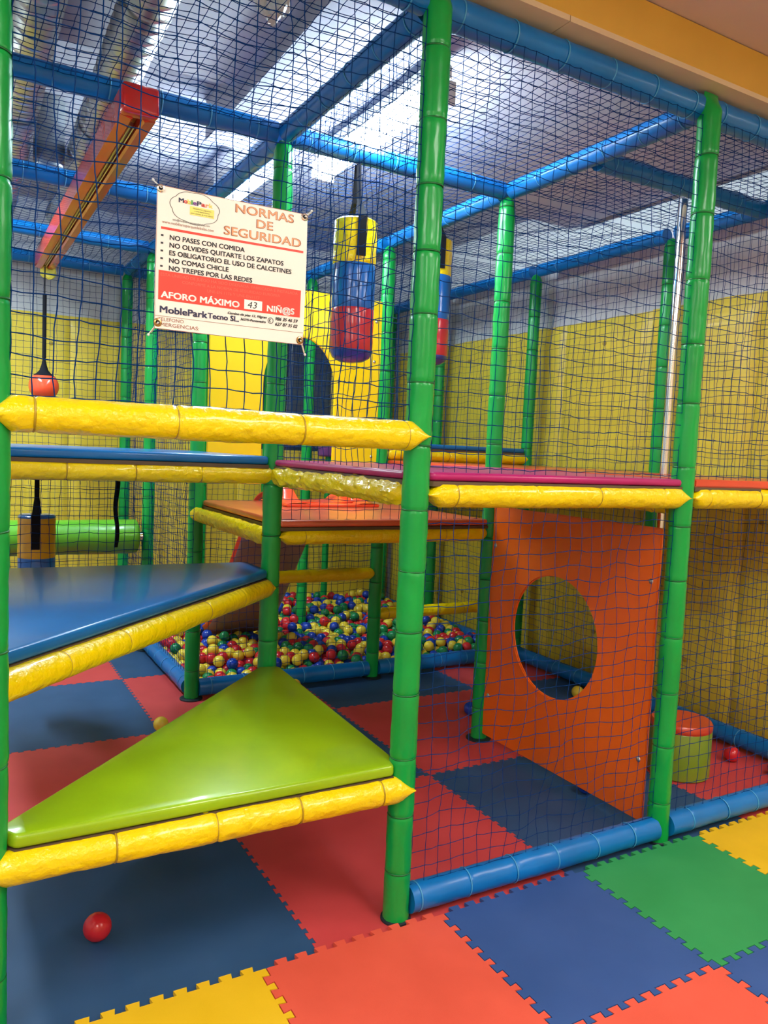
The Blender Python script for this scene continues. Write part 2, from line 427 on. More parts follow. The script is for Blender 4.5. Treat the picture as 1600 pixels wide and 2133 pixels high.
# ------------------------------------------------------------------ posts
SY = 1.183; H = 2.807; R = 0.042
Y0, Y1, Y2, Y3, Y4 = 0, SY, 2 * SY, 3 * SY, 4.40
posts = [
 (-1.165, 0, 'green padded post at the left edge, near end of the yellow rail', 11, 1),
 (0, 0, 'green padded post nearest the camera, centre of the picture', 12, 1),
 (1.2, 0, 'tall green padded post on the front line, right of the orange board', 13, 1),
 (2.4, 0, 'green padded post at the right end of the front line', 14, 0),
 (0, Y1, 'green padded post behind the safety sign, at the tip of the lime triangle', 15, 1),
 (1.2, Y1, 'green padded post at the far edge of the orange board', 16, 1),
 (2.4, Y1, 'green padded post beside the chrome pole, by the right wall', 17, 0),
 (0, Y2, 'green padded post at the near left corner of the ball pit', 18, 0),
 (1.2, Y2, 'green padded post right of the hanging bag, at the front of the ball pit', 19, 0),
 (2.4, Y2, 'short-looking green post by the right wall, between two deeper posts', 20, 0),
 (0, Y3, 'green padded post halfway along the left side of the ball pit', 21, 0),
 (1.2, Y3, 'green padded post seen through the arch, standing in the balls', 22, 0),
 (2.4, Y3, 'green padded post by the right wall behind the second hanging bag', 23, 0),
 (0, Y4, 'green padded post against the back wall, left of the others', 24, 0),
 (0.63, Y4, 'green padded post against the back wall behind the fine side net', 25, 0),
 (1.2, Y4, 'green padded post against the back wall behind the arch', 26, 0),
 (2.4, Y4, 'green padded post in the far right corner', 27, 0),
]
for x, y, lab, sd, hi in posts:
    sp = {11: .27, 12: .195, 13: .225}.get(sd, .23)
    rt = tied_tube('padded_post', (x, y, 0.012 if y > 0 else 0.003), (x, y, H + (.045 if y == 0 else -.02)), R, GREEN, GREENTIE, lab, 'post', spacing=sp,
                   first=.16, wr=0.0022 if hi else .0015, e1='point' if y == 0 else 'round', seed=sd, step=.02 if hi else .04, n=24 if hi else 14, groove=.003, tie_r=R - .0016, flap=.07)
    bp_ = lathe([(0.066, 0), (0.066, 0.006), (0.058, 0.009), (0.045, 0.010)], 24, 'base_plate')
    if y == 0:
        for v_ in bp_.vertices: v_.co.x *= .74; v_.co.y *= .74
    o = link('base_plate', bp_, BASE, rt)
    o.matrix_parent_inverse = rt.matrix_world.inverted(); o.location = (x, y, 0.0006)

# ------------------------------------------------------------------ beams
def beam(p0, p1, col, lab, seed, **k):
    m = {'b': (BLUE, BLUETIE), 'y': (YEL, YELTIE)}[col]
    a = dict(spacing=.205, wr=.0016 if col == 'b' else .0030, n=18, step=.025, groove=.0022 if col == 'b' else .004)
    a['tie_r'] = k.get('r', .043) + .0002 if col == 'b' else k.get('r', .043) - .003
    a.update(k); r = a.pop('r', .043)
    return tied_tube('padded_beam', p0, p1, r, m[0], m[1], lab, 'beam', seed=seed, **a)
g = R * .93
XLc = -1.2
top = [
 ((-1.165, .02, H), (-g, .02, H), 'blue padded top beam over the yellow rail, cut by the upper picture edge'),
 ((0 + g * .5, .035, H), (1.2 - g * .2, .035, H), 'big blue padded beam along the top right front edge'),
 ((1.2 + g * .2, .035, H), (2.4, .035, H), 'blue padded front beam beyond the right front post'),
 ((-1.2, Y1, H), (-g, Y1, H), 'blue top beam at upper left that carries the near end of the red track'),
 ((g, Y1, H), (1.2 - g, Y1, H), 'blue top beam behind the lamp that holds the nearer hanging bag'),
 ((-1.2, Y2, H), (-g, Y2, H), 'second blue cross beam from the front at upper left'),
 ((-1.2, Y3, H), (-g, Y3, H), 'third blue cross beam from the front at upper left'),
 ((-1.2, Y4, H), (-g, Y4, H), 'rear blue cross beam at upper left in front of the back wall'),
 ((g, Y4, H), (1.2 - g, Y4, H), 'blue top beam along the back wall behind the yellow arch board'),
 ((1.2 + g, Y4, H), (2.4 - g, Y4, H), 'blue top beam along the back wall in the far right corner'),
 ((0, g + .02, H), (0, Y1 - g, H), 'blue top beam running back from the nearest post to the sign post'),
 ((0, Y1 + g, H), (0, Y2 - g, H), 'blue top beam above the sign, running back past the farther lamp'),
 ((0, Y2 + g, H), (0, Y3 - g, H), 'blue top beam over the left side of the ball pit, nearer half'),
 ((0, Y3 + g, H), (0, Y4 - g, H), 'short blue top beam over the left side of the ball pit by the back wall'),
 ((1.2, g, H), (1.2, Y1 - g, H), 'shiny blue top beam running back from the right front post'),
 ((1.2, Y1 + g, H), (1.2, Y2 - g, H), 'blue top beam holding the second hanging bag'),
 ((1.2, Y2 + g, H), (1.2, Y3 - g, H), 'blue top beam passing behind the nearer hanging bag'),
 ((1.2, Y3 + g, H), (1.2, Y4 - g, H), 'short blue top beam ending at the back wall behind the arch'),
 ((2.4, g, H), (2.4, Y1 - g, H), 'blue top beam by the right wall, nearest part'),
 ((2.4, Y1 + g, H), (2.4, Y2 - g, H), 'blue top beam by the right wall between the two slim posts'),
 ((2.4, Y2 + g, H), (2.4, Y3 - g, H), 'blue top beam by the right wall behind the second bag'),
 ((2.4, Y3 + g, H), (2.4, Y4 - g, H), 'blue top beam by the right wall ending in the far corner'),
 ((1.2 + g, .60, H - .01), (2.4 - g, .60, H - .01), 'dark blue cross beam above the chrome pole'),
]
for k, (a, b, lab) in enumerate(top):
    kw = {}
    if k in (1, 2): kw = dict(r=.047, step=.02, n=24, e1='flat')
    beam(a, b, 'b', lab, 100 + k, **kw)
low = [
 ((g, -.004, .059), (1.2 - g * .8, -.004, .059), 'blue padded floor beam between the two front posts', dict(r=.046, step=.02, n=24, first=.03, spacing=.19)),
 ((1.2 + g, -.004, .059), (2.4 - g, -.004, .059), 'blue padded floor beam right of the right front post', dict(r=.046, n=24, first=.12)),
 ((.0, Y2 + g, .065), (.0, Y3 - g, .065), 'blue floor beam along the left side of the ball pit, nearer part', dict(r=.05)),
 ((.0, Y3 + g, .065), (.0, Y4 - g, .065), 'blue floor beam along the left side of the ball pit by the back wall', dict(r=.05)),
 ((g, Y2, .065), (1.2 - g, Y2, .065), 'blue floor beam along the front of the ball pit behind the lime triangle', dict(r=.05)),
 ((1.2 + g, Y2, .065), (2.4 - g, Y2, .065), 'blue floor beam along the front of the ball pit, right part in shade', dict(r=.05)),
 ((2.4, g, .062), (2.4, Y1 - g, .062), 'blue floor beam at the foot of the right wall behind the round seat', dict(r=.048)),
 ((2.4, Y1 + g, .062), (2.4, Y2 - g, .062), 'blue floor beam by the right wall seen through the round hole', dict(r=.048)),
 ((2.4, Y2 + g, .062), (2.4, Y4 - g, .062), 'blue floor beam by the right wall inside the ball pit', dict(r=.048)),
]
for k, (a, b, lab, kw) in enumerate(low): beam(a, b, 'b', lab, 140 + k, **kw)
yl = [
 ((-1.165 - .01, -.018, 1.538), (0.012, -.018, 1.538), 'long yellow padded rail across the opening under the safety sign', dict(r=.044, e0='point', e1='point', wr=.0016, step=.014, n=28, spacing=.34, first=.10, groove=.0035)),
 ((-1.165 - .02, -.018, .44), (0.02, -.018, .44), 'yellow padded beam under the lime green triangle', dict(r=.042, e0='point', e1='point', wr=.0016, step=.014, n=28, spacing=.262, first=.03)),
 ((.026, -.004, 1.362), (1.2 + .012, -.004, 1.362), 'smooth yellow beam under the magenta deck between the front posts', dict(r=.042, e0='point', e1='point', wr=.0012, step=.018, n=28, spacing=.31, groove=.0022)),
 ((1.2 + .02, -.004, 1.362), (2.4 - .02, -.004, 1.362), 'yellow beam under the red deck at the right picture edge', dict(r=.042, e0='point', wr=.0016, n=24, spacing=.29, groove=.003)),
 ((0, .03, 1.362), (0, Y1 - .03, 1.362), 'crumpled olive-yellow beam from the nearest post back to the sign post', dict(r=.041, e0='round', e1='round', wr=.0075, step=.008, n=32, spacing=.6, groove=.001, nf=15)),
 ((-1.2, Y1, 1.365), (-.02, Y1, 1.365), 'yellow padded beam under the upper blue deck', dict(r=.042, wr=.0024, n=24, step=.018, spacing=.27, e1='flat')),
 ((g * .6, Y1, 1.092), (1.2 - g * .6, Y1, 1.092), 'yellow beam under the front edge of the orange deck', dict(r=.040, e0='point', e1='round', wr=.0018, spacing=.37, groove=.0015)),
 ((0, Y1 + .03, 1.085), (0, Y2 + .02, 1.085), 'creased yellow beam along the left edge of the orange deck', dict(r=.040, e1='round', wr=.0045, step=.010, n=28, spacing=.6, groove=.001, nf=16)),
 ((g * .8, Y2 - .03, .70), (1.2 - .03, Y2 - .03, .70), 'free yellow beam with a torn bright end under the orange deck', dict(r=.040, e1='round', wr=.0025, spacing=.5, groove=.001)),
 ((1.2 + .03, Y2 + .01, .42), (2.4 - g, Y2 + .01, .42), 'low yellow beam over the ball pit right of its front post', dict(r=.040, e0='round', wr=.003)),
 ((1.2 + .03, Y2, 1.475), (2.4 + .01, Y2, 1.475), 'short yellow beam under the small blue deck at the back', dict(r=.042, e0='round', e1='point', wr=.0014, spacing=.34)),
 ((-1.165, .03, .868), (.0, Y1 - .0, .868), 'slanting yellow beam under the lower blue triangle', dict(r=.041, e1='point', wr=.0012, step=.018, n=24, spacing=.27, groove=.0022, first=.26)),
 ((1.2, .05, 1.33), (1.2, Y1 - .05, 1.33), 'yellow beam hidden above the orange board', dict(r=.035)),
]
for k, (a, b, lab, kw) in enumerate(yl): beam(a, b, 'y', lab, 170 + k, **kw)

# ------------------------------------------------------------------ decks
def deck(name, poly, z0, z1, mat, label, bev=.012, wob=.003, board=True, sub=.05):
    t = empty(name, (poly[0][0], poly[0][1], z0), label, 'platform')
    bm = prism_bm([(x - poly[0][0], y - poly[0][1]) for x, y in poly], 0, z1 - z0, bev)
    o = link('mat', me_bm('mat', bm, True, 60), mat, t)
    if board:
        bb = prism_bm([(x - poly[0][0], y - poly[0][1]) for x, y in poly], -.016, -.0005)
        link('board', me_bm('board', bb), BOARDBACK, t)
    return t
def holed(name, w, h, t, cx, cy, r, n=48):
    """slab in local XY, thickness t in Z, with a round hole"""
    bm = bmesh.new(); rings = {}
    def sq(a):
        c, s = math.cos(a), math.sin(a); k = 1e9
        if c > 1e-9: k = min(k, (w - cx) / c)
        if c < -1e-9: k = min(k, -cx / c)
        if s > 1e-9: k = min(k, (h - cy) / s)
        if s < -1e-9: k = min(k, -cy / s)
        return (cx + c * k, cy + s * k)
    angs = sorted(set([2 * PI * i / n for i in range(n)] + [math.atan2(y - cy, x - cx) % (2 * PI) for x in (0, w) for y in (0, h)]))
    for z, tg in ((0, 0), (t, 1)):
        rings[tg, 'i'] = [bm.verts.new((cx + r * math.cos(a), cy + r * math.sin(a), z)) for a in angs]
        rings[tg, 'o'] = [bm.verts.new((*sq(a), z)) for a in angs]
    m = len(angs)
    for i in range(m):
        j = (i + 1) % m
        bm.faces.new((rings[1, 'i'][i], rings[1, 'o'][i], rings[1, 'o'][j], rings[1, 'i'][j]))
        bm.faces.new((rings[0, 'i'][j], rings[0, 'o'][j], rings[0, 'o'][i], rings[0, 'i'][i]))
        bm.faces.new((rings[0, 'i'][i], rings[1, 'i'][i], rings[1, 'i'][j], rings[0, 'i'][j]))
        bm.faces.new((rings[0, 'o'][j], rings[1, 'o'][j], rings[1, 'o'][i], rings[0, 'o'][i]))
    bmesh.ops.recalc_face_normals(bm, faces=bm.faces[:])
    ed = [e for e in bm.edges if len(e.link_faces) == 2 and e.calc_face_angle(0) > 1.2]
    bmesh.ops.bevel(bm, geom=ed, offset=min(.005, t * .3), segments=2, affect='EDGES')
    return me_bm(name, bm, True, 40)

deck('platform_mat', [(-1.11, -.025), (-.045, -.025), (-.012, .06), (.036, Y1 - .075), (.030, Y1 - .052), (.0, Y1 - .044), (-.05, Y1 - .03), (-1.15, .035)], .484, .522, LIME, 'lime green triangular step mat beside the nearest post')
deck('platform_mat', [(-1.14, .06), (-.03, Y1 - .045), (-.03, Y1 + .20), (-1.17, Y1 + .25)], .912, .952, DECKBLUE, 'large glossy blue triangular step mat at left, below the upper deck')
deck('platform_mat', [(-1.19, Y1 - .035), (-.035, Y1 - .035), (-.035, Y2 - .02), (-1.19, Y2 - .02)], 1.408, 1.445, DECKBLUE, 'thin blue upper deck mat at left, just under the yellow rail')
deck('platform_mat', [(.045, -.03), (1.165, -.03), (1.165, .03), (1.19, .05), (1.19, Y1 - .03), (.045, Y1 - .01), (-.02, Y1 - .06), (-.02, .05)], 1.404, 1.432, MAGENTA, 'purple magenta deck mat between the front posts')
t = empty('platform_mat', (1.235, -.03, 1.404), 'red deck mat with a hole for the chrome pole, right of the purple one', 'platform')
link('mat', holed('mat', 1.13, Y1 - .0, .030, .625, .69, .16), DECKRED, t)
box('board', (0, .4, 0, Y1, -.016, -.0005), BOARDBACK, t)
deck('platform_mat', [(1.235, Y1 + .0), (2.365, Y1), (2.365, Y2 - .02), (1.235, Y2 - .02)], 1.404, 1.434, DECKRED, 'red deck mat farther back by the right wall')
deck('platform_mat', [(.03, Y1 - .03), (1.165, Y1 - .03), (1.165, Y2 - .03), (.03, Y2 - .03)], 1.134, 1.166, ORANGERED, 'orange red deck mat in front of the slide, lower than the purple one')
deck('platform_mat', [(1.235, Y2 - .03), (2.36, Y2 - .03), (2.36, Y3 - .05), (1.235, Y3 - .05)], 1.518, 1.55, DECKBLUE, 'small blue deck mat at the back behind the slim posts')

# ------------------------------------------------------------------ boards
t = empty('hole_board', (1.2, .075, .04), 'big orange board with a round crawl hole under the purple deck', 'board')
bd = link('panel', holed('panel', 1.08, 1.195, .016, .585, .625, .283, 72), ORANGE, t)
bd.rotation_euler = Matrix(((0, 0, 1), (1, 0, 0), (0, 1, 0))).to_euler(); bd.location = (-.008, 0, 0)
for (y, z) in ((1.04, .995), (.035, .98), (1.035, .215), (.035, .25)):
    b = link('bolt', lathe([(.011, 0), (.011, .002), (.008, .005), (.002, .007)], 14, 'bolt'), SCREW, t)
    b.location = (-.008, y, z); b.rotation_euler = (0, -PI / 2, 0)
# arch board
def arch_mesh(w, z0, z1, ax0, ax1, zs, zt, t):
    bm = bmesh.new(); cx = (ax0 + ax1) / 2; rx = (ax1 - ax0) / 2; N = 24
    arc = [(cx + rx * math.cos(PI - PI * i / N), zs + (zt - zs) * math.sin(PI * i / N)) for i in range(N + 1)]
    outer = [(0, z0), (ax0, z0)] + [(ax0, z0 + (zs - z0) * .5)] + arc + [(ax1, z0 + (zs - z0) * .5), (ax1, z0), (w, z0), (w, z1), (0, z1)]
    vs = [bm.verts.new((x, 0, z)) for x, z in outer]
    f = bm.faces.new(vs); r = bmesh.ops.extrude_face_region(bm, geom=[f])
    for e in r['geom']:
        if isinstance(e, bmesh.types.BMVert): e.co.y = t
    bmesh.ops.recalc_face_normals(bm, faces=bm.faces[:])
    bmesh.ops.bevel(bm, geom=[e for e in bm.edges if len(e.link_faces) == 2 and e.calc_face_angle(0) > 1.2], offset=.004, segments=2, affect='EDGES')
    return me_bm('panel', bm, True, 40)
t = empty('arch_board', (.052, Y2 - .008, 0), 'tall yellow board with an arched doorway at the top of the slide', 'board')
link('panel', arch_mesh(1.115, 1.262, 2.43, .33, .795, 1.86, 2.15, .016), YBOARD, t)
for (x, z) in ((.04, 1.4), (.04, 2.3), (1.07, 2.3), (1.07, 1.45), (1.065, 2.05)):
    b = link('bolt', lathe([(.010, 0), (.010, .002), (.007, .005), (.002, .006)], 14, 'bolt'), SCREW, t)
    b.location = (x, 0, z); b.rotation_euler = (PI / 2, 0, 0)

# ------------------------------------------------------------------ slide
UNDER = vinyl('brown_underside', (.34, .19, .15), rough=.5, bump=.1)  # duller brown for the underside faces of the red chute
def slide_mesh():
    path = [(1.93, 1.182, .008), (2.02, 1.184, .05), (2.08, 1.186, .085), (2.14, 1.186, .10), (2.20, 1.184, .085), (2.27, 1.18, .05), (2.36, 1.165, .05), (2.44, 1.12, .06),
            (2.55, 1.02, .07), (2.75, .80, .07), (2.95, .56, .07), (3.10, .37, .07), (3.24, .22, .07), (3.38, .12, .07), (3.56, .075, .07)]
    V = []; F = []; cx = .625; hw = .205
    n = None
    for k, (y, z, hwall) in enumerate(path):
        th = .014
        w2 = hw + .045
        inner = [(-w2, hwall), (-hw - .012, hwall * .98), (-hw, hwall * .5), (-hw + .03, .006), (0, 0), (hw - .03, .006), (hw, hwall * .5), (hw + .012, hwall * .98), (w2, hwall)]
        outer = [(w2, hwall - .012), (hw + .03, hwall * .5), (hw + .01, -th), (0, -th), (-hw - .01, -th), (-hw - .03, hwall * .5), (-w2, hwall - .012)]
        pr = inner + outer; n = len(pr)
        for (x, dz) in pr: V.append((cx + x, y, z + dz))
    for j in range(len(path) - 1):
        for i in range(n):
            a = j * n + i; b = j * n + (i + 1) % n
            F.append((a, a + n, b + n, b))
    F.append(tuple(range(n))); F.append(tuple((len(path) - 1) * n + i for i in range(n))[::-1])
    me = me_py('chute', V, F); me.materials.append(SLIDE); me.materials.append(UNDER)
    for j in range(len(path) - 1):
        for i in range(n):
            if i in (10, 11, 12, 13): me.polygons[j * n + i].material_index = 1
    return me
t = empty('slide', (0, 0, 0), 'red plastic slide running down from the orange deck into the balls', 'slide')
o = link('chute', slide_mesh(), SLIDE, t)
ss = o.modifiers.new('sub', 'SUBSURF'); ss.levels = 2; ss.render_levels = 2
smooth(o.data)
for cx in (.42, .845):
    V = []; F = []; NU, NV = 20, 16
    for j in range(NV + 1):
        for i in range(NU + 1):
            u = -1 + 2 * i / NU; v = -1 + 2 * j / NV
            h = .088 * math.exp(-(v / .34) ** 2) * max(0, 1 - abs(u) ** 3) ** .5
            V.append((cx + u * (.05 + .03 * abs(v)), 2.05 + v * .19, 1.176 + .012 * (1 - abs(u) ** 4) + h))
    for j in range(NV):
        for i in range(NU):
            a = j * (NU + 1) + i; F.append((a, a + 1, a + NU + 2, a + NU + 1))
    link('side_hump', me_py('side_hump', V, F, True), SLIDE, t)
box('entry_plate', (.35, .92, 1.86, 2.10, 1.1665, 1.184), SLIDE, t, .005)

# ------------------------------------------------------------------ hanging bags, straps
def lathe_bag(name, loc, r, segs, label, strap_top, cap, straps=(-1.75, 1.39)):
    t = empty(name, loc, label, 'hanging bag')
    for z0, z1, mat, rb in segs:        # from bottom
        if rb: prof = [(r * .15, z0), (r * .55, z0 + .006), (r * .85, z0 + .022), (r * .97, z0 + .045), (r, z0 + .07)] if rb == 'b' else []
        else: prof = [(r * .985, z0), (r, z0 + .006)]
        m = 6
        for k in range(1, m + 1): prof.append((r * (1 + .01 * math.sin(k * 2.1)), z0 + (.07 if rb == 'b' else .006) + (z1 - z0 - .012 - (.07 if rb == 'b' else .006)) * k / m))
        prof += [(r * .985, z1), (r * .5, z1 + .001)]
        link('band', lathe(prof, 32, 'band'), mat, t)
    zt = segs[-1][1]
    link('cap', lathe([(r * .99, zt - .004), (r * 1.0, zt + .004), (r * .9, zt + .012), (r * .3, zt + .014)], 32, 'cap'), cap, t)
    bm = bmesh.new()
    for a in straps:
        c, s = math.cos(a), math.sin(a)
        M = Matrix.Rotation(a, 3, 'Z')
        pts = [(r + .004, zt - .16), (r + .004, zt + .012), (r * .35, zt + .10), (.012, strap_top)]
        for (r0, z0), (r1, z1) in zip(pts[:-1], pts[1:]):
            w0 = .020 if r0 > r * .5 else .011; w1 = .020 if r1 > r * .5 else .011
            vs = [bm.verts.new(M @ Vector((rr + dd, ww, zz))) for rr, ww, zz, dd in ((r0, -w0, z0, 0), (r0, w0, z0, 0), (r1, w1, z1, 0), (r1, -w1, z1, 0), (r0, -w0, z0, .003), (r0, w0, z0, .003), (r1, w1, z1, .003), (r1, -w1, z1, .003))]
            for f in ((0, 3, 2, 1), (4, 5, 6, 7), (0, 1, 5, 4), (1, 2, 6, 5), (2, 3, 7, 6), (3, 0, 4, 7)): bm.faces.new([vs[i] for i in f])
    link('strap', me_bm('strap', bm), BLACK, t)
    return t
BAGBLUE = vinyl('bag_blue', (0.006, 0.115, 0.42), rough=0.2, bump=0.1, scale=9)
BAGRED = vinyl('bag_red', (0.50, 0.02, 0.035), rough=0.2, bump=0.1, scale=9)
BAGNAVY = vinyl('bag_navy', (0.02, 0.05, 0.28), rough=0.25, bump=0.1, scale=9)
def bag(loc, label):
    return lathe_bag('hanging_bag', loc, .098, [(0, .045, BAGNAVY, 'b'), (.045, .235, BAGRED, 0), (.235, .43, BAGBLUE, 0), (.43, .635, YEL, 0)], label, H - .045 - loc[2], YEL)
lathe_bag('hanging_bag', (.355, Y1, 1.885), .098, [(0, .235, BAGRED, 'b'), (.235, .43, BAGBLUE, 0), (.43, .615, YEL, 0)],
          'nearer hanging bag with yellow, blue and red bands right of the sign', H - .045 - 1.885, YEL)
# navy bottom cup of each bag
def cup(t, r=.0985):
    link('bottom_cup', lathe([(r * .1, -.003), (r * .56, .004), (r * .865, .021), (r * .985, .045), (r * 1.0, .05), (r * .97, .052)], 32, 'bottom_cup'), BAGNAVY, t)
cup([o for o in C.objects if o.name == 'hanging_bag'][0])
b2 = lathe_bag('hanging_bag', (1.185, 1.81, 1.995), .098, [(0, .255, BAGRED, 'b'), (.255, .50, BAGBLUE, 0), (.50, .69, YEL, 0)],
          'second hanging bag mostly hidden behind the nearest post', H - .045 - 1.995, YEL)
cup(b2)
b3 = lathe_bag('hanging_bag', (-.835, Y2, .50), .092, [(0, .12, BAGRED, 'b'), (.12, .36, BAGBLUE, 0), (.36, .57, vinyl('bag_ochre', (.62, .36, .01), rough=.25, bump=.1), 0)],
          'yellow and blue hanging bag under the upper blue deck at left', 1.32 - .50, BAGBLUE, (-1.72, 1.45))
t = empty('webbing_strap', (-.436, Y2, 1.32), 'loose black strap hanging under the upper blue deck', 'strap')
V = []; F = []
for k in range(13):
    z = -.42 * k / 12; dx = .006 * math.sin(k * .8); dy = .008 * math.sin(k * .5)
    w_ = .014 * (1 - .3 * k / 12)
    V += [(dx - w_, dy, z), (dx + w_, dy + .004, z), (dx + w_, dy + .008, z), (dx - w_, dy + .004, z)]
for k in range(12):
    for i in range(4):
        a = 4 * k + i; b = 4 * k + (i + 1) % 4; F.append((a, b, b + 4, a + 4))
F += [(3, 2, 1, 0), (48, 49, 50, 51)]
link('strap', me_py('strap', V, F), BLACK, t)
# deck under side beam the bag hangs from
beam((-1.2, Y2, 1.362), (-g, Y2, 1.362), 'y', 'yellow beam at the rear edge of the upper blue deck, holding the low bag', 190, wr=.002)

# ball on a rope under the track
t = empty('rope_ball', (-.66, 3.8, 1.83), 'red ball in a black sling hanging on a cord below the red track', 'swing ball')
rb = .097
BALLRED = vinyl('ball_orange_red', (0.80, 0.08, 0.03), rough=0.2, bump=0.02)
link('ball', lathe([(rb * math.sin(PI * k / 16) + .0005, -rb * math.cos(PI * k / 16)) for k in range(17)], 28, 'ball', 80), BALLRED, t)
link('sling', lathe([(rb * 1.01 * math.sin(a), rb * 1.01 * math.cos(a)) for a in (.78, .7, .6, .5)] + [(.030, .105), (.018, .14), (.010, .18), (.008, .2)], 24, 'sling', 80), BLACK, t)
bm = bmesh.new(); rod(bm, (0, 0, .19), (0, 0, .62), .013, 10); rod(bm, (0, 0, .61), (0, 0, .80), .004, 8)
link('cord', me_bm('cord', bm, True), BLACK, t)

# red track
t = empty('zip_track', (-.645, 0, 2.70), 'long red padded track with a steel inner rail hanging at upper left', 'track')
y0, y1 = .98, 3.95
prof = [(-.062, .05), (.062, .05), (.062, -.05), (.024, -.058), (.016, -.05), (.016, -.012), (-.016, -.012), (-.016, -.05), (-.024, -.058), (-.062, -.05)]
V = []; F = []; ny = 40
for k in range(ny + 1):
    y = y0 + (y1 - y0) * k / ny
    for (x, z) in prof:
        d = .0022 * noise.noise(Vector((x * 30, y * 9, z * 30)))
        V.append((x + d, y, z + d))
n = len(prof)
for k in range(ny):
    for i in range(n):
        a = k * n + i; b = k * n + (i + 1) % n; F.append((a, a + n, b + n, b))
F += [tuple(range(n)), tuple(ny * n + i for i in range(n))[::-1]]
o = link('padding', me_py('padding', V, F, True, 40), RAILRED, t)
box('end_cushion', (-.066, .066, y0 - .05, y0 + .012, -.052, .052), RED, t, .014, seg=3)
bm = bmesh.new(); rod(bm, (0, y0 + .12, -.03), (0, y1 - .03, -.03), .008, 10); rod(bm, (0.006, y0 + .10, -.046), (.004, y1 - .02, -.046), .0035, 8)
link('rail', me_bm('rail', bm, True), SCREW, t)
bm = bmesh.new()
for y in (Y1, Y2, Y3):
    bm_box(bm, -.02, .02, y - .012, y + .012, .045, .075)
link('clamp', me_bm('clamp', bm), SCREW, t)
bm = bmesh.new(); bmesh.ops.create_icosphere(bm, subdivisions=3, radius=.055)
for v in bm.verts: v.co *= 1 + .35 * noise.noise(v.co * 28); v.co += Vector((.03, y1 + .02, -.062))
link('foam_stop', me_bm('foam_stop', bm), vinyl('foam_yellow_soft', (.75, .66, .08), rough=.6, bump=.5), t)

# roller
t = empty('roller', (-.64, Y3, .818), 'horizontal green padded roller on a steel axle under the blue deck', 'roller')
o = link('padding', tube_mesh(1.10, .119, [], .002, .03, 28, 'round', 'round', 5, flap=.03), vinyl('roller_green', (0.10, 0.36, 0.02), rough=.3, bump=.15), t)
o.location = (-.52, 0, 0)
bm = bmesh.new(); rod(bm, (-.56, 0, 0), (.605, 0, 0), .022, 14); rod(bm, (.58, 0, 0), (.60, 0, 0), .036, 14)
link('axle', me_bm('axle', bm, True), STEEL, t)

# fireman's pole
t = empty('sliding_pole', (1.86, .66, 0), 'shiny chrome pole beside the right front post', 'pole')
bm = bmesh.new(); rod(bm, (0, 0, .002), (0, 0, H - .04), .021, 20)
link('tube', me_bm('tube', bm, True), STEEL, t)
link('flange', lathe([(.06, .001), (.06, .008), (.03, .012), (.022, .02)], 20, 'flange'), STEEL, t)

# round seat
t = empty('round_seat', (1.845, .435, 0), 'green padded round stool with a red top behind the right front post', 'stool')
link('body', lathe([(.135, 0.0005), (.142, .008), (.142, .225), (.140, .228)], 48, 'body'), vinyl('stool_green', (0.20, 0.30, 0.02), rough=.3, bump=.1), t)
link('top', lathe([(.141, .2285), (.143, .234), (.143, .256), (.136, .266), (.04, .268)], 48, 'top'), DECKRED, t)

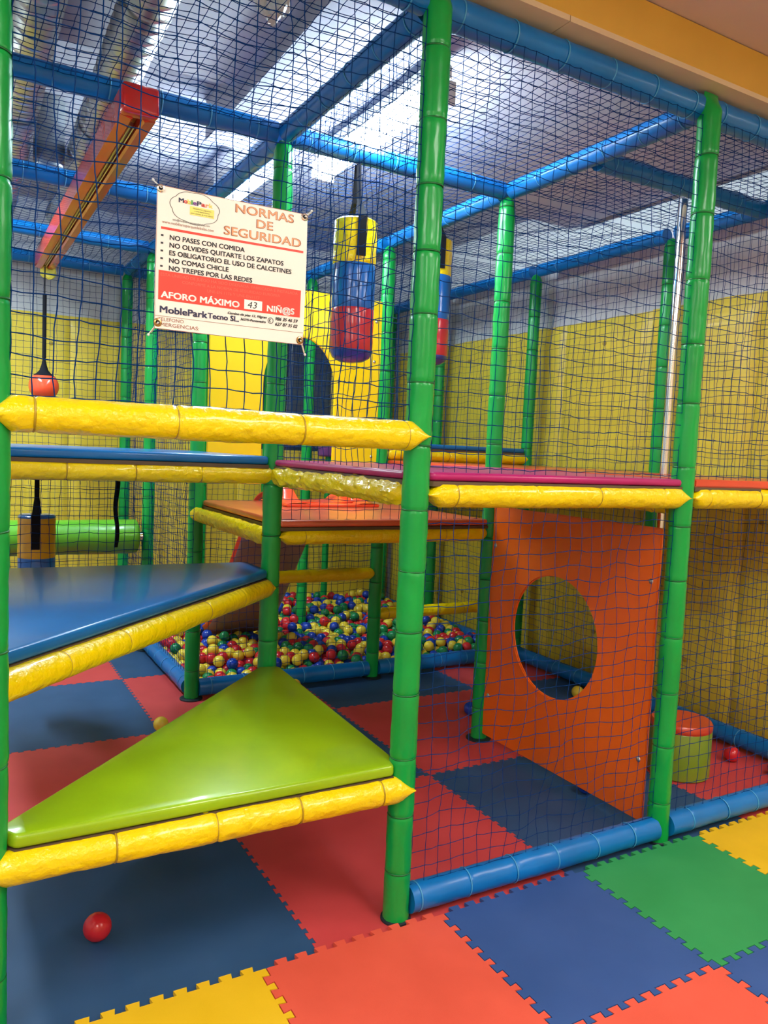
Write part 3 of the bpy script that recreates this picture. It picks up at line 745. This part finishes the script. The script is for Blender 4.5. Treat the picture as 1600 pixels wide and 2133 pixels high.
# ------------------------------------------------------------------ nets
def net(p0, du, dv, nu, nv, label, seed, r=.0013, amp=.007, sag=.004, mat=None):
    """grid of knotted cord: p0 corner, du/dv full edge vectors, nu/nv cells"""
    p0 = np.array(p0, float); du = np.array(du, float); dv = np.array(dv, float)
    Lu, Lv = np.linalg.norm(du), np.linalg.norm(dv); eu, ev = du / Lu, dv / Lv; en = np.cross(eu, ev)
    rs = np.random.RandomState(seed)
    U, W = np.meshgrid(np.linspace(0, 1, nu + 1), np.linspace(0, 1, nv + 1), indexing='ij')
    def sm():
        a = np.zeros_like(U)
        for _ in range(5):
            fu, fv = rs.uniform(.6, 4.5, 2); a += rs.uniform(.3, 1) * np.sin(2 * PI * (fu * U * Lu + fv * W * Lv * rs.choice([-1, 1]) * .6) + rs.uniform(0, 6.28))
        return a / 2.5
    edge = np.minimum(np.minimum(U, 1 - U) * nu, np.minimum(W, 1 - W) * nv); edge = np.clip(edge / 2.5, 0, 1)
    A = amp * edge
    P = p0 + U[..., None] * du + W[..., None] * dv
    P = P + (A * sm() + rs.normal(0, .0011, U.shape))[..., None] * eu + (A * sm() + rs.normal(0, .0011, U.shape))[..., None] * ev
    P = P + (A * 1.3 * sm())[..., None] * en
    verts = []; faces = []; base = 0
    offs = [np.array([1, 0.]), np.array([0, 1.]), np.array([-1, 0.]), np.array([0, -1.])]
    # strands along v (offset in u,n) and along u (offset in v,n), each with a mid point that bows a little
    def strands(Q, ax, skip0=False):
        nonlocal base
        # Q: (ns, nk, 3)
        ns, nk, _ = Q.shape
        mid = (Q[:, 1:] + Q[:, :-1]) / 2 + rs.normal(0, .0010, (ns, nk - 1, 3))
        mid[..., 2] -= sag * .25
        R_ = np.zeros((ns, 2 * nk - 1, 3)); R_[:, 0::2] = Q; R_[:, 1::2] = mid
        m = R_.shape[1]
        vv = np.stack([R_ + r * (o[0] * ax + o[1] * en) for o in offs], axis=2)  # ns,m,4,3
        verts.append(vv.reshape(-1, 3))
        idx = base + np.arange(ns * m * 4).reshape(ns, m, 4)
        a = idx[:, :-1, :]; b = np.roll(a, -1, axis=2); c = np.roll(idx[:, 1:, :], -1, axis=2); d = idx[:, 1:, :]
        faces.append(np.stack([a, b, c, d], axis=-1).reshape(-1, 4)); base += ns * m * 4
    strands(P, eu); strands(np.swapaxes(P, 0, 1), ev)
    k = r * 2.3
    K = P.reshape(-1, 3); o6 = np.array([eu, -eu, ev, -ev, en, -en]) * k
    kv = (K[:, None, :] + o6[None]).reshape(-1, 3); verts.append(kv)
    tri = np.array([(0, 2, 4), (2, 1, 4), (1, 3, 4), (3, 0, 4), (2, 0, 5), (1, 2, 5), (3, 1, 5), (0, 3, 5)])
    tf = (base + np.arange(len(K))[:, None, None] * 6 + tri[None]).reshape(-1, 3)
    Vv = np.concatenate(verts).astype(np.float32); Q4 = np.concatenate(faces)
    me = bpy.data.meshes.new('safety_net')
    nq, nt_ = len(Q4), len(tf)
    me.vertices.add(len(Vv)); me.vertices.foreach_set('co', Vv.ravel())
    me.loops.add(nq * 4 + nt_ * 3); me.loops.foreach_set('vertex_index', np.concatenate([Q4.ravel(), tf.ravel()]).astype(np.int32))
    me.polygons.add(nq + nt_)
    me.polygons.foreach_set('loop_start', np.concatenate([np.arange(nq) * 4, nq * 4 + np.arange(nt_) * 3]).astype(np.int32))
    me.update(calc_edges=True); me.validate(); smooth(me)
    o = link('safety_net', me, mat or NET)
    return tag(o, label, 'net')
ms = .047
def cells(L, s=ms): return max(1, int(round(L / s)))
def vnet(x0, y0, x1, y1, z0, z1, label, seed, s=ms, **k):
    L = math.hypot(x1 - x0, y1 - y0)
    net((x0, y0, z0), (x1 - x0, y1 - y0, 0), (0, 0, z1 - z0), cells(L, s), cells(z1 - z0, s), label, seed, **k)
zt = H - .045
NT = H - .043
vnet(-1.125, -.012, -.045, -.012, 1.583, NT, 'blue safety net behind the sign, above the long yellow rail', 1, r=.0015, amp=.012)
vnet(.045, -.006, 1.158, -.006, 1.40, NT, 'blue safety net above the purple deck between the front posts', 2, amp=.010)
vnet(.045, -.006, 1.158, -.006, .105, 1.325, 'blue safety net in front of the orange board', 3, s=.053, amp=.014)
vnet(1.242, -.006, 2.358, -.006, 1.40, NT, 'blue safety net above the red deck at the right edge', 4)
vnet(1.242, -.006, 2.358, -.006, .105, 1.325, 'blue safety net in front of the round stool', 5, s=.053)
vnet(0, .05, 0, Y1 - .045, 1.40, NT, 'blue safety net along the left side of the purple deck', 6, amp=.010)
vnet(.045, Y1, 1.158, Y1, 1.165, 1.40, 'narrow blue net between the orange and the purple deck', 7)
vnet(0, Y2 + .045, 0, Y3 - .045, .11, NT, 'fine-looking side net along the left of the ball pit', 8)
vnet(0, Y3 + .045, 0, Y4 - .045, .11, NT, 'side net from the ball pit to the back wall', 9)
vnet(-1.2, Y2 - .12, -.045, Y2 - .12, .48, 1.32, 'black-looking net behind the lower blue triangle', 10, r=.0014)
vnet(.045, Y2, 1.158, Y2, .11, 1.12, 'net across the front of the ball pit under the orange deck', 11)
vnet(-1.2, Y4 + .052, -.045, Y4 + .052, .02, NT, 'net in front of the yellow back wall at left', 12)
vnet(.045, Y4 + .052, 1.158, Y4 + .052, .3, NT, 'net in front of the back wall behind the arch', 13)
vnet(1.242, Y4 + .052, 2.358, Y4 + .052, .3, NT, 'net in front of the back wall in the right corner', 14)
vnet(2.4, .045, 2.4, Y1 - .045, .11, NT, 'net before the right wall, nearest part', 15)
vnet(2.4, Y1 + .045, 2.4, Y2 - .045, .11, NT, 'net before the right wall, behind the purple deck', 16)
vnet(2.4, Y2 + .045, 2.4, Y3 - .045, .11, NT, 'net before the right wall beside the second bag', 17)
vnet(2.4, Y3 + .045, 2.4, Y4 - .045, .11, NT, 'net before the right wall in the far corner', 18)
def hnet(x0, x1, y0, y1, label, seed):
    net((x0 + .045, y0 + .045, H), (x1 - x0 - .09, 0, 0), (0, y1 - y0 - .09, 0), cells(x1 - x0), cells(y1 - y0), label, seed, amp=.008, sag=.002)
ys = [0, Y1, Y2, Y3, Y4]
rown = ['first', 'second', 'third', 'rear']
coln = {-1.2: 'left', 0.0: 'middle', 1.2: 'right'}
for i, x in enumerate((-1.2, 0.0, 1.2)):
    for j in range(4):
        hnet(x, x + 1.2, ys[j], ys[j + 1], 'roof net stretched over the %s bay of the %s row from the front' % (coln[x], rown[j]), 30 + i * 4 + j)

# ------------------------------------------------------------------ ducts
def duct(p0, p1, r, label):
    p0 = Vector(p0); p1 = Vector(p1); L = (p1 - p0).length; n = 24
    V = []; F = []; xs = []
    k = 0
    while k * .09 < L:
        b = k * .09; xs += [(b, r), (b + .006, r + .004), (b + .012, r)]; k += 1
    xs.append((L, r))
    for x, rr in xs:
        for i in range(n): V.append((x, rr * math.cos(2 * PI * i / n), rr * math.sin(2 * PI * i / n)))
    for j in range(len(xs) - 1):
        for i in range(n):
            a = j * n + i; b = j * n + (i + 1) % n; F.append((a, b, b + n, a + n))
    F += [tuple(range(n))[::-1], tuple((len(xs) - 1) * n + i for i in range(n))]
    root = bpy.data.objects.new('ventilation_duct', None); C.objects.link(root)
    m4 = basis(p1 - p0).to_4x4(); m4.translation = p0; root.matrix_world = m4; tag(root, label, 'duct')
    link('pipe', me_py('pipe', V, F, True, 25), DUCT, root)
    bm = bmesh.new()
    for x in (L * .18, L * .5, L * .82):
        bm_box(bm, x - .012, x + .012, -r - .005, r + .005, -.004, .004) if False else None
    V = []; F = []
    for q, x in enumerate((L * .2, L * .52, L * .84)):
        b0 = len(V)
        for xx in (x - .012, x + .012):
            for i in range(n): V.append((xx, (r + .006) * math.cos(2 * PI * i / n), (r + .006) * math.sin(2 * PI * i / n)))
        for i in range(n): F.append((b0 + i, b0 + (i + 1) % n, b0 + n + (i + 1) % n, b0 + n + i))
    bm.free()
    link('clamp_band', me_py('clamp_band', V, F, True), SCREW, root)
    return root
duct((-.665, .10, 3.005), (-.56, 3.9, 3.005), .088, 'silver ventilation duct with ribs above the red track')
duct((-.985, .10, 3.00), (-.93, 3.9, 3.00), .085, 'silver ventilation duct nearest the left picture edge')
t = empty('vent_bell', (-.772, 2.58, 2.96), 'dark round vent outlet between the two ducts', 'vent')
link('hood', lathe([(.012, -.085), (.045, -.08), (.068, -.06), (.076, -.03), (.078, .0), (.078, .04), (.081, .05), (.078, .06), (.078, .29)], 24, 'hood'), plain('dark_metal', (.28, .30, .32), .38, .9), t)
# crumpled film on the ceiling
bm = bmesh.new(); bmesh.ops.create_icosphere(bm, subdivisions=4, radius=.05)
for v in bm.verts:
    d = noise.noise(v.co * 26) * .6 + noise.noise(v.co * 60) * .3
    v.co = Vector((v.co.x * (1 + d) * .95, v.co.y * (1 + d) * 1.3, v.co.z * (1 + d) * .9))
o = link('plastic_bag', me_bm('plastic_bag', bm), CLEARPL, None, (-.375, .36, 2.86)); tag(o, 'crumpled clear plastic bag lying on the roof net at the top edge', 'bag')

# mauve thing behind the arch
t = empty('toy_block', (1.72, Y4 - .16, 0), 'small mauve padded block on a green leg seen low through the arch', 'block')
bm = prism_bm([(-.09, -.06), (.09, -.06), (.09, .06), (-.09, .06)], 1.42, 1.58, .02)
link('block', me_bm('block', bm, True), MAUVE, t)
bm = bmesh.new(); rod(bm, (0, 0, .02), (0, 0, 1.42), .03, 14); link('leg', me_bm('leg', bm, True), GREEN, t)

# ------------------------------------------------------------------ sign
def build_sign():
    SW, SH = .397, .345
    X0, ZT, YS = -.8085, 2.110, -.048
    t = empty('safety_sign', (X0, YS, ZT - SH), 'white banner with Spanish safety rules in red and black, tied to the net', 'sign')
    cream = plain('banner_white', (0.84, 0.81, 0.75), .45)
    def wav(x, z): return .0035 * math.sin(x * 9 + .5) + .002 * math.sin(z * 14 + x * 5)
    NX, NZ = 30, 26; V = []; F = []
    for s in (0, 1):
        for j in range(NZ + 1):
            for i in range(NX + 1):
                x = SW * i / NX; z = SH * j / NZ; V.append((x, wav(x, z) + s * .0008, z))
    q = (NX + 1) * (NZ + 1)
    for j in range(NZ):
        for i in range(NX):
            a = j * (NX + 1) + i; F.append((a, a + 1, a + NX + 2, a + NX + 1)); F.append((a + q, a + q + NX + 1, a + q + NX + 2, a + q + 1))
    ring = [i for i in range(NX + 1)] + [j * (NX + 1) + NX for j in range(1, NZ + 1)] + [NZ * (NX + 1) + i for i in range(NX - 1, -1, -1)] + [j * (NX + 1) for j in range(NZ - 1, 0, -1)]
    for a, b in zip(ring, ring[1:] + ring[:1]): F.append((a, a + q, b + q, b))
    link('banner_sheet', me_py('banner_sheet', V, F, True, 40), cream, t)
    def ink(n, c): return plain('print_' + n, c, .45)
    red = ink('red', (.75, .045, .025)); blk = ink('black', (.015, .015, .03)); brn = ink('brown', (.30, .10, .06)); wht = ink('white', (.92, .9, .88))
    org = ink('orange', (.80, .33, .14)); pale = ink('pale_red', (.85, .13, .08)); navy = ink('navy', (.02, .02, .08)); yel = ink('yellow', (.85, .75, .15)); grn = ink('green', (.12, .4, .1)); pur = ink('purple', (.18, .03, .3))
    def place(me, mat, name, lift):
        for v in me.vertices:
            x, z = v.co.x, v.co.z; v.co.y = wav(x, z) - lift + v.co.y * 0
        return link(name, me, mat, t)
    def rect(u0, v0, u1, v1, mat, lift=.0004, name='printed_bar'):
        n = max(2, int((u1 - u0) * 30)); V = []; F = []
        for i in range(n + 1):
            x = SW * (u0 + (u1 - u0) * i / n); V += [(x, 0, SH * (1 - v1)), (x, 0, SH * (1 - v0))]
        for i in range(n): a = 2 * i; F.append((a, a + 2, a + 3, a + 1))
        return place(me_py(name, V, F), mat, name, lift)
    def text(s, u0, u1, v, h, mat, bold=0, shear=0, lift=.0008, name='lettering', outline=None, wide=None):
        cu = bpy.data.curves.new('t', 'FONT'); cu.body = s; cu.size = 1; cu.shear = shear; cu.resolution_u = 3
        cu.align_x = 'LEFT'; ob = bpy.data.objects.new('t', cu); C.objects.link(ob)
        dg = bpy.context.evaluated_depsgraph_get(); me = bpy.data.meshes.new_from_object(ob.evaluated_get(dg))
        bpy.data.objects.remove(ob); bpy.data.curves.remove(cu)
        co = np.array([v_.co[:] for v_ in me.vertices]); mn = co.min(0); mx = co.max(0)
        w_ = mx[0] - mn[0]; cap = .70
        sx = (u1 - u0) * SW / w_; sz = h * SH / cap
        for v_ in me.vertices:
            v_.co = (SW * u0 + (v_.co.x - mn[0]) * sx, 0, SH * (1 - v - h / 2) + v_.co.y * sz)
        me.materials.clear()
        if bold > .002:
            b_ = bold * h * SH * 1.1; bm = bmesh.new()
            for dx, dz in ((b_, b_ * .6), (-b_, b_ * .6), (b_, -b_ * .6), (-b_, -b_ * .6)):
                k0 = len(bm.verts); bm.from_mesh(me); bm.verts.ensure_lookup_table()
                for v_ in bm.verts[k0:]: v_.co.x += dx; v_.co.z += dz
            bm.to_mesh(me); bm.free()
        return place(me, mat, name, lift)
    # thin brown border
    for a in ((.0, .0, 1, .004), (0, .996, 1, 1), (0, 0, .003, 1), (.997, 0, 1, 1)): rect(*a, brn)
    for s, u0, u1, v in (('NORMAS', .50, .90, .055), ('DE', .643, .755, .140), ('SEGURIDAD', .427, .955, .228)):
        text(s, u0, u1, v, .062, brn, bold=.035, lift=.0006); text(s, u0 + .004, u1 - .004, v, .058, org, bold=-.004, lift=.0010)
    rect(.03, .283, .975, .300, red)
    for k, (s, u1) in enumerate((('NO PASES CON COMIDA', .567), ('NO OLVIDES QUITARTE LOS ZAPATOS', .835), ('ES OBLIGATORIO EL USO DE CALCETINES', .893), ('NO COMAS CHICLE', .465), ('NO TREPES POR LAS REDES', .625))):
        v = .348 + .0535 * k
        text(s, .085, u1, v, .033, blk, bold=.035); rect(.030, v - .012, .046, v + .001, blk, .0006)
    rect(.022, .585, .968, .792, red)
    for s, u0, u1, v in (('ESTA UNIDAD DE JUEGO HA SIDO DISEÑADA, FABRICADA E INSTALADA', .035, .945, .612), ('CONFORME A LA NORMA DE SEGURIDAD EUROPEA', .17, .82, .648), ('UNE-EN 1176 Y UNE-EN1177', .33, .68, .684)):
        text(s, u0, u1, v, .021, pale, lift=.0009)
    text('AFORO MÁXIMO', .040, .545, .752, .044, wht, bold=.05, lift=.0009)
    rect(.578, .708, .700, .778, wht, .0007); text('43', .600, .665, .743, .048, blk, bold=-.005, shear=.15, lift=.0011)
    text('NIÑ@S', .735, .925, .752, .044, wht, bold=.05, lift=.0009)
    text('MoblePark', .035, .335, .858, .046, navy, bold=.05); text('Tecno SL.', .340, .545, .860, .038, navy, bold=.05)
    text('Camino de pias 12, Nigran', .470, .735, .822, .017, blk, bold=.05, shear=.3); text('36370-Pontevedra', .555, .728, .857, .017, blk, bold=.05, shear=.3)
    text('986 35 46 59', .795, .953, .822, .024, blk, bold=.04, shear=.3); text('627 87 35 02', .795, .953, .862, .024, blk, bold=.04, shear=.3)
    # telephone symbol: ring with a handset
    def ringprint(cu, cv, ru, r0, r1, mat, a0=0, a1=2 * PI, lift=.0008, wob=None, n=40):
        V = []; F = []
        for i in range(n + 1):
            a = a0 + (a1 - a0) * i / n
            k = 1 + (wob(a) if wob else 0)
            for r_ in (r0, r1): V.append((SW * (cu + ru * r_ * k * math.cos(a)), 0, SH * (1 - cv) + SW * r_ * k * math.sin(a) * (1 if wob is None else .62)))
        for i in range(n): a = 2 * i; F.append((a, a + 2, a + 3, a + 1))
        return place(me_py('printed_ring', V, F), mat, 'printed_ring', lift)
    ringprint(.762, .842, 1, .016, .020, blk); ringprint(.765, .842, 1, .007, .013, blk, 1.9, 4.4, lift=.0009)
    rect(.003, .905, .997, .908, brn); text('TELEFONO', .022, .185, .928, .024, brn); text('EMERGENCIAS:', .018, .285, .965, .026, brn)
    # logo: cloud outline, coloured name, yellow note
    ringprint(.238, .118, 1, .150, .1535, blk, wob=lambda a: .07 * abs(math.sin(a * 3.5 + .6)) - .02, n=120)
    lx = [.135, .168, .190, .212, .225, .250, .278, .305, .327]; wd = [.030, .020, .020, .010, .020, .026, .022, .018, .022]
    for ch, x, w_, m in zip('MoblePark', lx, wd, (navy, red, yel, grn, pur, navy, red, org, yel)):
        text(ch, x, x + w_, .078, .030, m, bold=.06, name='logo_letter')
    rect(.205, .105, .360, .165, yel, .0007)
    text('Mobiliario, juguetes', .225, .34, .118, .010, blk, lift=.001); text('y entretenimiento', .235, .33, .135, .010, blk, lift=.001); text('para centros de ocio infantil', .212, .353, .152, .010, blk, lift=.001)
    text('info@mobiliarioparquedebolas.com', .10, .335, .222, .014, blk); text('www.mobiliarioparquedebolas.com', .035, .36, .248, .020, brn)
    # grommets and cord ties
    for (u, v, dx, dz) in ((.022, .022, -.014, .022), (.978, .022, .030, .026), (.022, .955, -.018, -.030), (.975, .965, .026, -.034)):
        x, z = SW * u, SH * (1 - v)
        gm = bmesh.new(); M = Matrix.Rotation(PI / 2, 4, 'X')
        n = 20; rr = [(.0045, -.001), (.006, -.0025), (.009, -.0018), (.0105, .0)]
        rg = [[gm.verts.new((a * math.cos(2 * PI * i / n), b, a * math.sin(2 * PI * i / n))) for i in range(n)] for a, b in rr]
        for A_, B_ in zip(rg[:-1], rg[1:]):
            for i in range(n): gm.faces.new((A_[i], B_[i], B_[(i + 1) % n], A_[(i + 1) % n]))
        go = link('grommet', me_bm('grommet', gm, True), STEEL if v < .5 else plain('brass', (.5, .3, .12), .25, 1), t, (x, wav(x, z) - .001, z))
        cm = bmesh.new(); n = 16
        disc = [cm.verts.new((.0046 * math.cos(2 * PI * i / n), -.0012, .0046 * math.sin(2 * PI * i / n))) for i in range(n)]; cm.faces.new(disc)
        link('eyelet_hole', me_bm('eyelet_hole', cm), BLACK, go)
        tb = bmesh.new(); rod(tb, (x, wav(x, z) - .004, z), (x + dx, .022, z + dz), .0016, 8); rod(tb, (x + .002, wav(x, z) - .004, z), (x + dx * .8 + .003, .02, z + dz * .8), .0014, 8)
        bmesh.ops.create_icosphere(tb, subdivisions=1, radius=.004, matrix=Matrix.Translation((x + dx, .02, z + dz)))
        link('cord_tie', me_bm('cord_tie', tb, True), WHITEPL, t)
build_sign()

# ------------------------------------------------------------------ balls
BC = {'red': plain('ball_red', (.62, .02, .03), .22), 'yellow': plain('ball_yellow', (.85, .62, .05), .22),
      'green': plain('ball_green', (.01, .22, .07), .22), 'blue': plain('ball_blue', (.01, .05, .42), .22)}
def ball_mesh(r, sub=3):
    bm = bmesh.new(); bmesh.ops.create_icosphere(bm, subdivisions=sub, radius=r); return me_bm('ball', bm, True, None)
BM = {}
for c in BC:
    BM[c] = ball_mesh(.0385, 2); smooth(BM[c]); BM[c].materials.append(BC[c])
def loose(x, y, c, label, r=.0385, z=None):
    me = ball_mesh(r); smooth(me); me.materials.append(BC[c])
    t = empty('play_ball', (x, y, (r if z is None else z) + .0008), label, 'ball')
    link('shell', me, None, t)
    n = 48; w_ = .0006; rr = r + .0001
    V = []; F = []
    for i in range(n):
        a = 2 * PI * i / n
        for dz in (-w_, w_): V.append((rr * math.cos(a), rr * math.sin(a) , dz))
    for i in range(n): j = (i + 1) % n; F.append((2 * i, 2 * j, 2 * j + 1, 2 * i + 1))
    s = link('mould_seam', me_py('mould_seam', V, F, True), BC[c], t); s.rotation_euler = (.9, .5, x)
loose(-.861, .289, 'red', 'single red ball on the dark blue mat in the left foreground', .041)
loose(2.215, .41, 'red', 'red ball on the red mat right of the round stool')
loose(2.26, .20, 'blue', 'dark blue ball at the right picture edge by the stool')
loose(1.375, 1.50, 'blue', 'dark blue ball behind the foot of the post at the orange board')
loose(-.284, 1.911, 'yellow', 'orange-yellow ball behind the left edge of the lime triangle')
loose(-1.075, 1.50, 'blue', 'dark ball half hidden by the post at the left picture edge')
loose(1.245, .44, 'blue', 'dark blue ball under the lower edge of the orange board')
loose(2.20, 1.50, 'yellow', 'yellow ball seen at the lower rim of the round hole')
loose(.42, 2.275, 'yellow', 'yellow ball under the ball pit beam, left of a similar one', .036)
loose(.62, 2.285, 'yellow', 'yellow ball under the ball pit beam, right of a similar one', .036)
loose(1.42, 2.27, 'green', 'green ball outside the pit at the foot of its front post')

def pit():
    rs = np.random.RandomState(5); r = .0385
    x0, x1, y0, y1 = .055 + r, 2.345 - r, Y2 + .055 + r, 4.47 - r
    N = 1800
    P = np.c_[rs.uniform(x0, x1, N), rs.uniform(y0, y1, N), rs.uniform(r, .30, N)]
    # slope: more balls at the back
    P[:, 1] = y0 + (y1 - y0) * (rs.uniform(0, 1, N) ** .82)
    cell = 2 * r
    for it in range(110):
        P[:, 2] -= .004 if it < 90 else .001
        key = np.floor(P / cell).astype(int); d = {}
        kk = (key[:, 0] + 100) * 1000000 + (key[:, 1] + 100) * 1000 + key[:, 2] + 100
        order = np.argsort(kk, kind='stable'); sk = kk[order]
        disp = np.zeros_like(P); cnt = np.zeros(N)
        for dx in (-1, 0, 1):
            for dy in (-1, 0, 1):
                for dz in (-1, 0, 1):
                    tk = kk + dx * 1000000 + dy * 1000 + dz
                    lo = np.searchsorted(sk, tk, 'left'); hi = np.searchsorted(sk, tk, 'right')
                    mx_ = int((hi - lo).max())
                    for q in range(mx_):
                        ok = (lo + q) < hi
                        ii = np.nonzero(ok)[0]; jj = order[(lo + q)[ok]]
                        s = ii != jj; ii, jj = ii[s], jj[s]
                        v = P[ii] - P[jj]; L = np.linalg.norm(v, axis=1) + 1e-9
                        s = L < 2 * r; ii, v, L = ii[s], v[s], L[s]
                        np.add.at(disp, ii, v / L[:, None] * ((2 * r - L) * .5)[:, None] * .9)
        P += disp
        P[:, 0] = np.clip(P[:, 0], x0, x1); P[:, 1] = np.clip(P[:, 1], y0, y1); P[:, 2] = np.maximum(P[:, 2], r)
    cols = rs.choice(['red', 'yellow', 'green', 'blue'], N, p=[.26, .34, .21, .19])
    bad = np.zeros(N, bool)
    for px_, py_, pr in ((1.2, Y3, .05), (.63, Y4, .05), (1.2, Y4, .05), (1.72, Y4 - .16, .035)):
        bad |= np.hypot(P[:, 0] - px_, P[:, 1] - py_) < pr + r - .004
    sl = np.interp(P[:, 1], [2.4, 2.95, 3.1, 3.24, 3.38, 3.56], [1.1, .56, .37, .22, .12, .075])
    bad |= (np.abs(P[:, 0] - .625) < .27) & (P[:, 1] < 3.62) & (P[:, 2] > sl - .05)
    P, cols = P[~bad], cols[~bad]; N = len(P)
    # surface balls: nothing directly above
    surf = np.ones(N, bool)
    for i in range(N):
        dd = np.hypot(P[:, 0] - P[i, 0], P[:, 1] - P[i, 1])
        if np.any((dd < .045) & (P[:, 2] > P[i, 2] + .02)): surf[i] = False
    dist = np.linalg.norm(P - np.array(CAM), axis=1)
    cand = [i for i in np.argsort(dist) if surf[i]]
    top = cand[:300]; rest = [i for i in range(N) if i not in set(top)]
    for i in top:
        c = cols[i]; o = bpy.data.objects.new('play_ball', BM[c]); C.objects.link(o); o.location = P[i]
        X_, Y_ = P[i][0], P[i][1]
        side = 'left of the slide' if X_ < .38 else 'right of the slide' if X_ < .95 else 'by the middle post' if X_ < 1.45 else 'in the right part'
        row = 'against the front beam' if Y_ < Y2 + .22 else 'just behind the front row' if Y_ < Y2 + .55 else 'deeper in'
        tag(o, '%s plastic ball in the pit %s, %s' % (c, side, row), 'ball', '%s pit balls %s, %s' % (c, side, row))
    bm = bmesh.new(); bmesh.ops.create_icosphere(bm, subdivisions=2, radius=r)
    bv = np.array([v.co[:] for v in bm.verts]); bf = np.array([[v.index for v in f.verts] for f in bm.faces]); bm.free()
    Vv = (P[rest][:, None, :] + bv[None]).reshape(-1, 3); Ff = (np.arange(len(rest))[:, None, None] * len(bv) + bf[None]).reshape(-1, 3)
    me = bpy.data.meshes.new('ball_bed'); me.from_pydata(Vv.tolist(), [], Ff.tolist()); me.update(); smooth(me)
    names = list(BC); [me.materials.append(BC[c]) for c in names]
    mi = np.repeat([names.index(cols[i]) for i in rest], len(bf)); me.polygons.foreach_set('material_index', mi.astype(np.int32))
    o = link('ball_bed', me); tag(o, 'bed of mixed red, yellow, green and blue balls filling the pit', 'balls', None, 'stuff')
    print('pit', N, len(cand), 'mean surface z', P[cand][:, 2].mean())
pit()
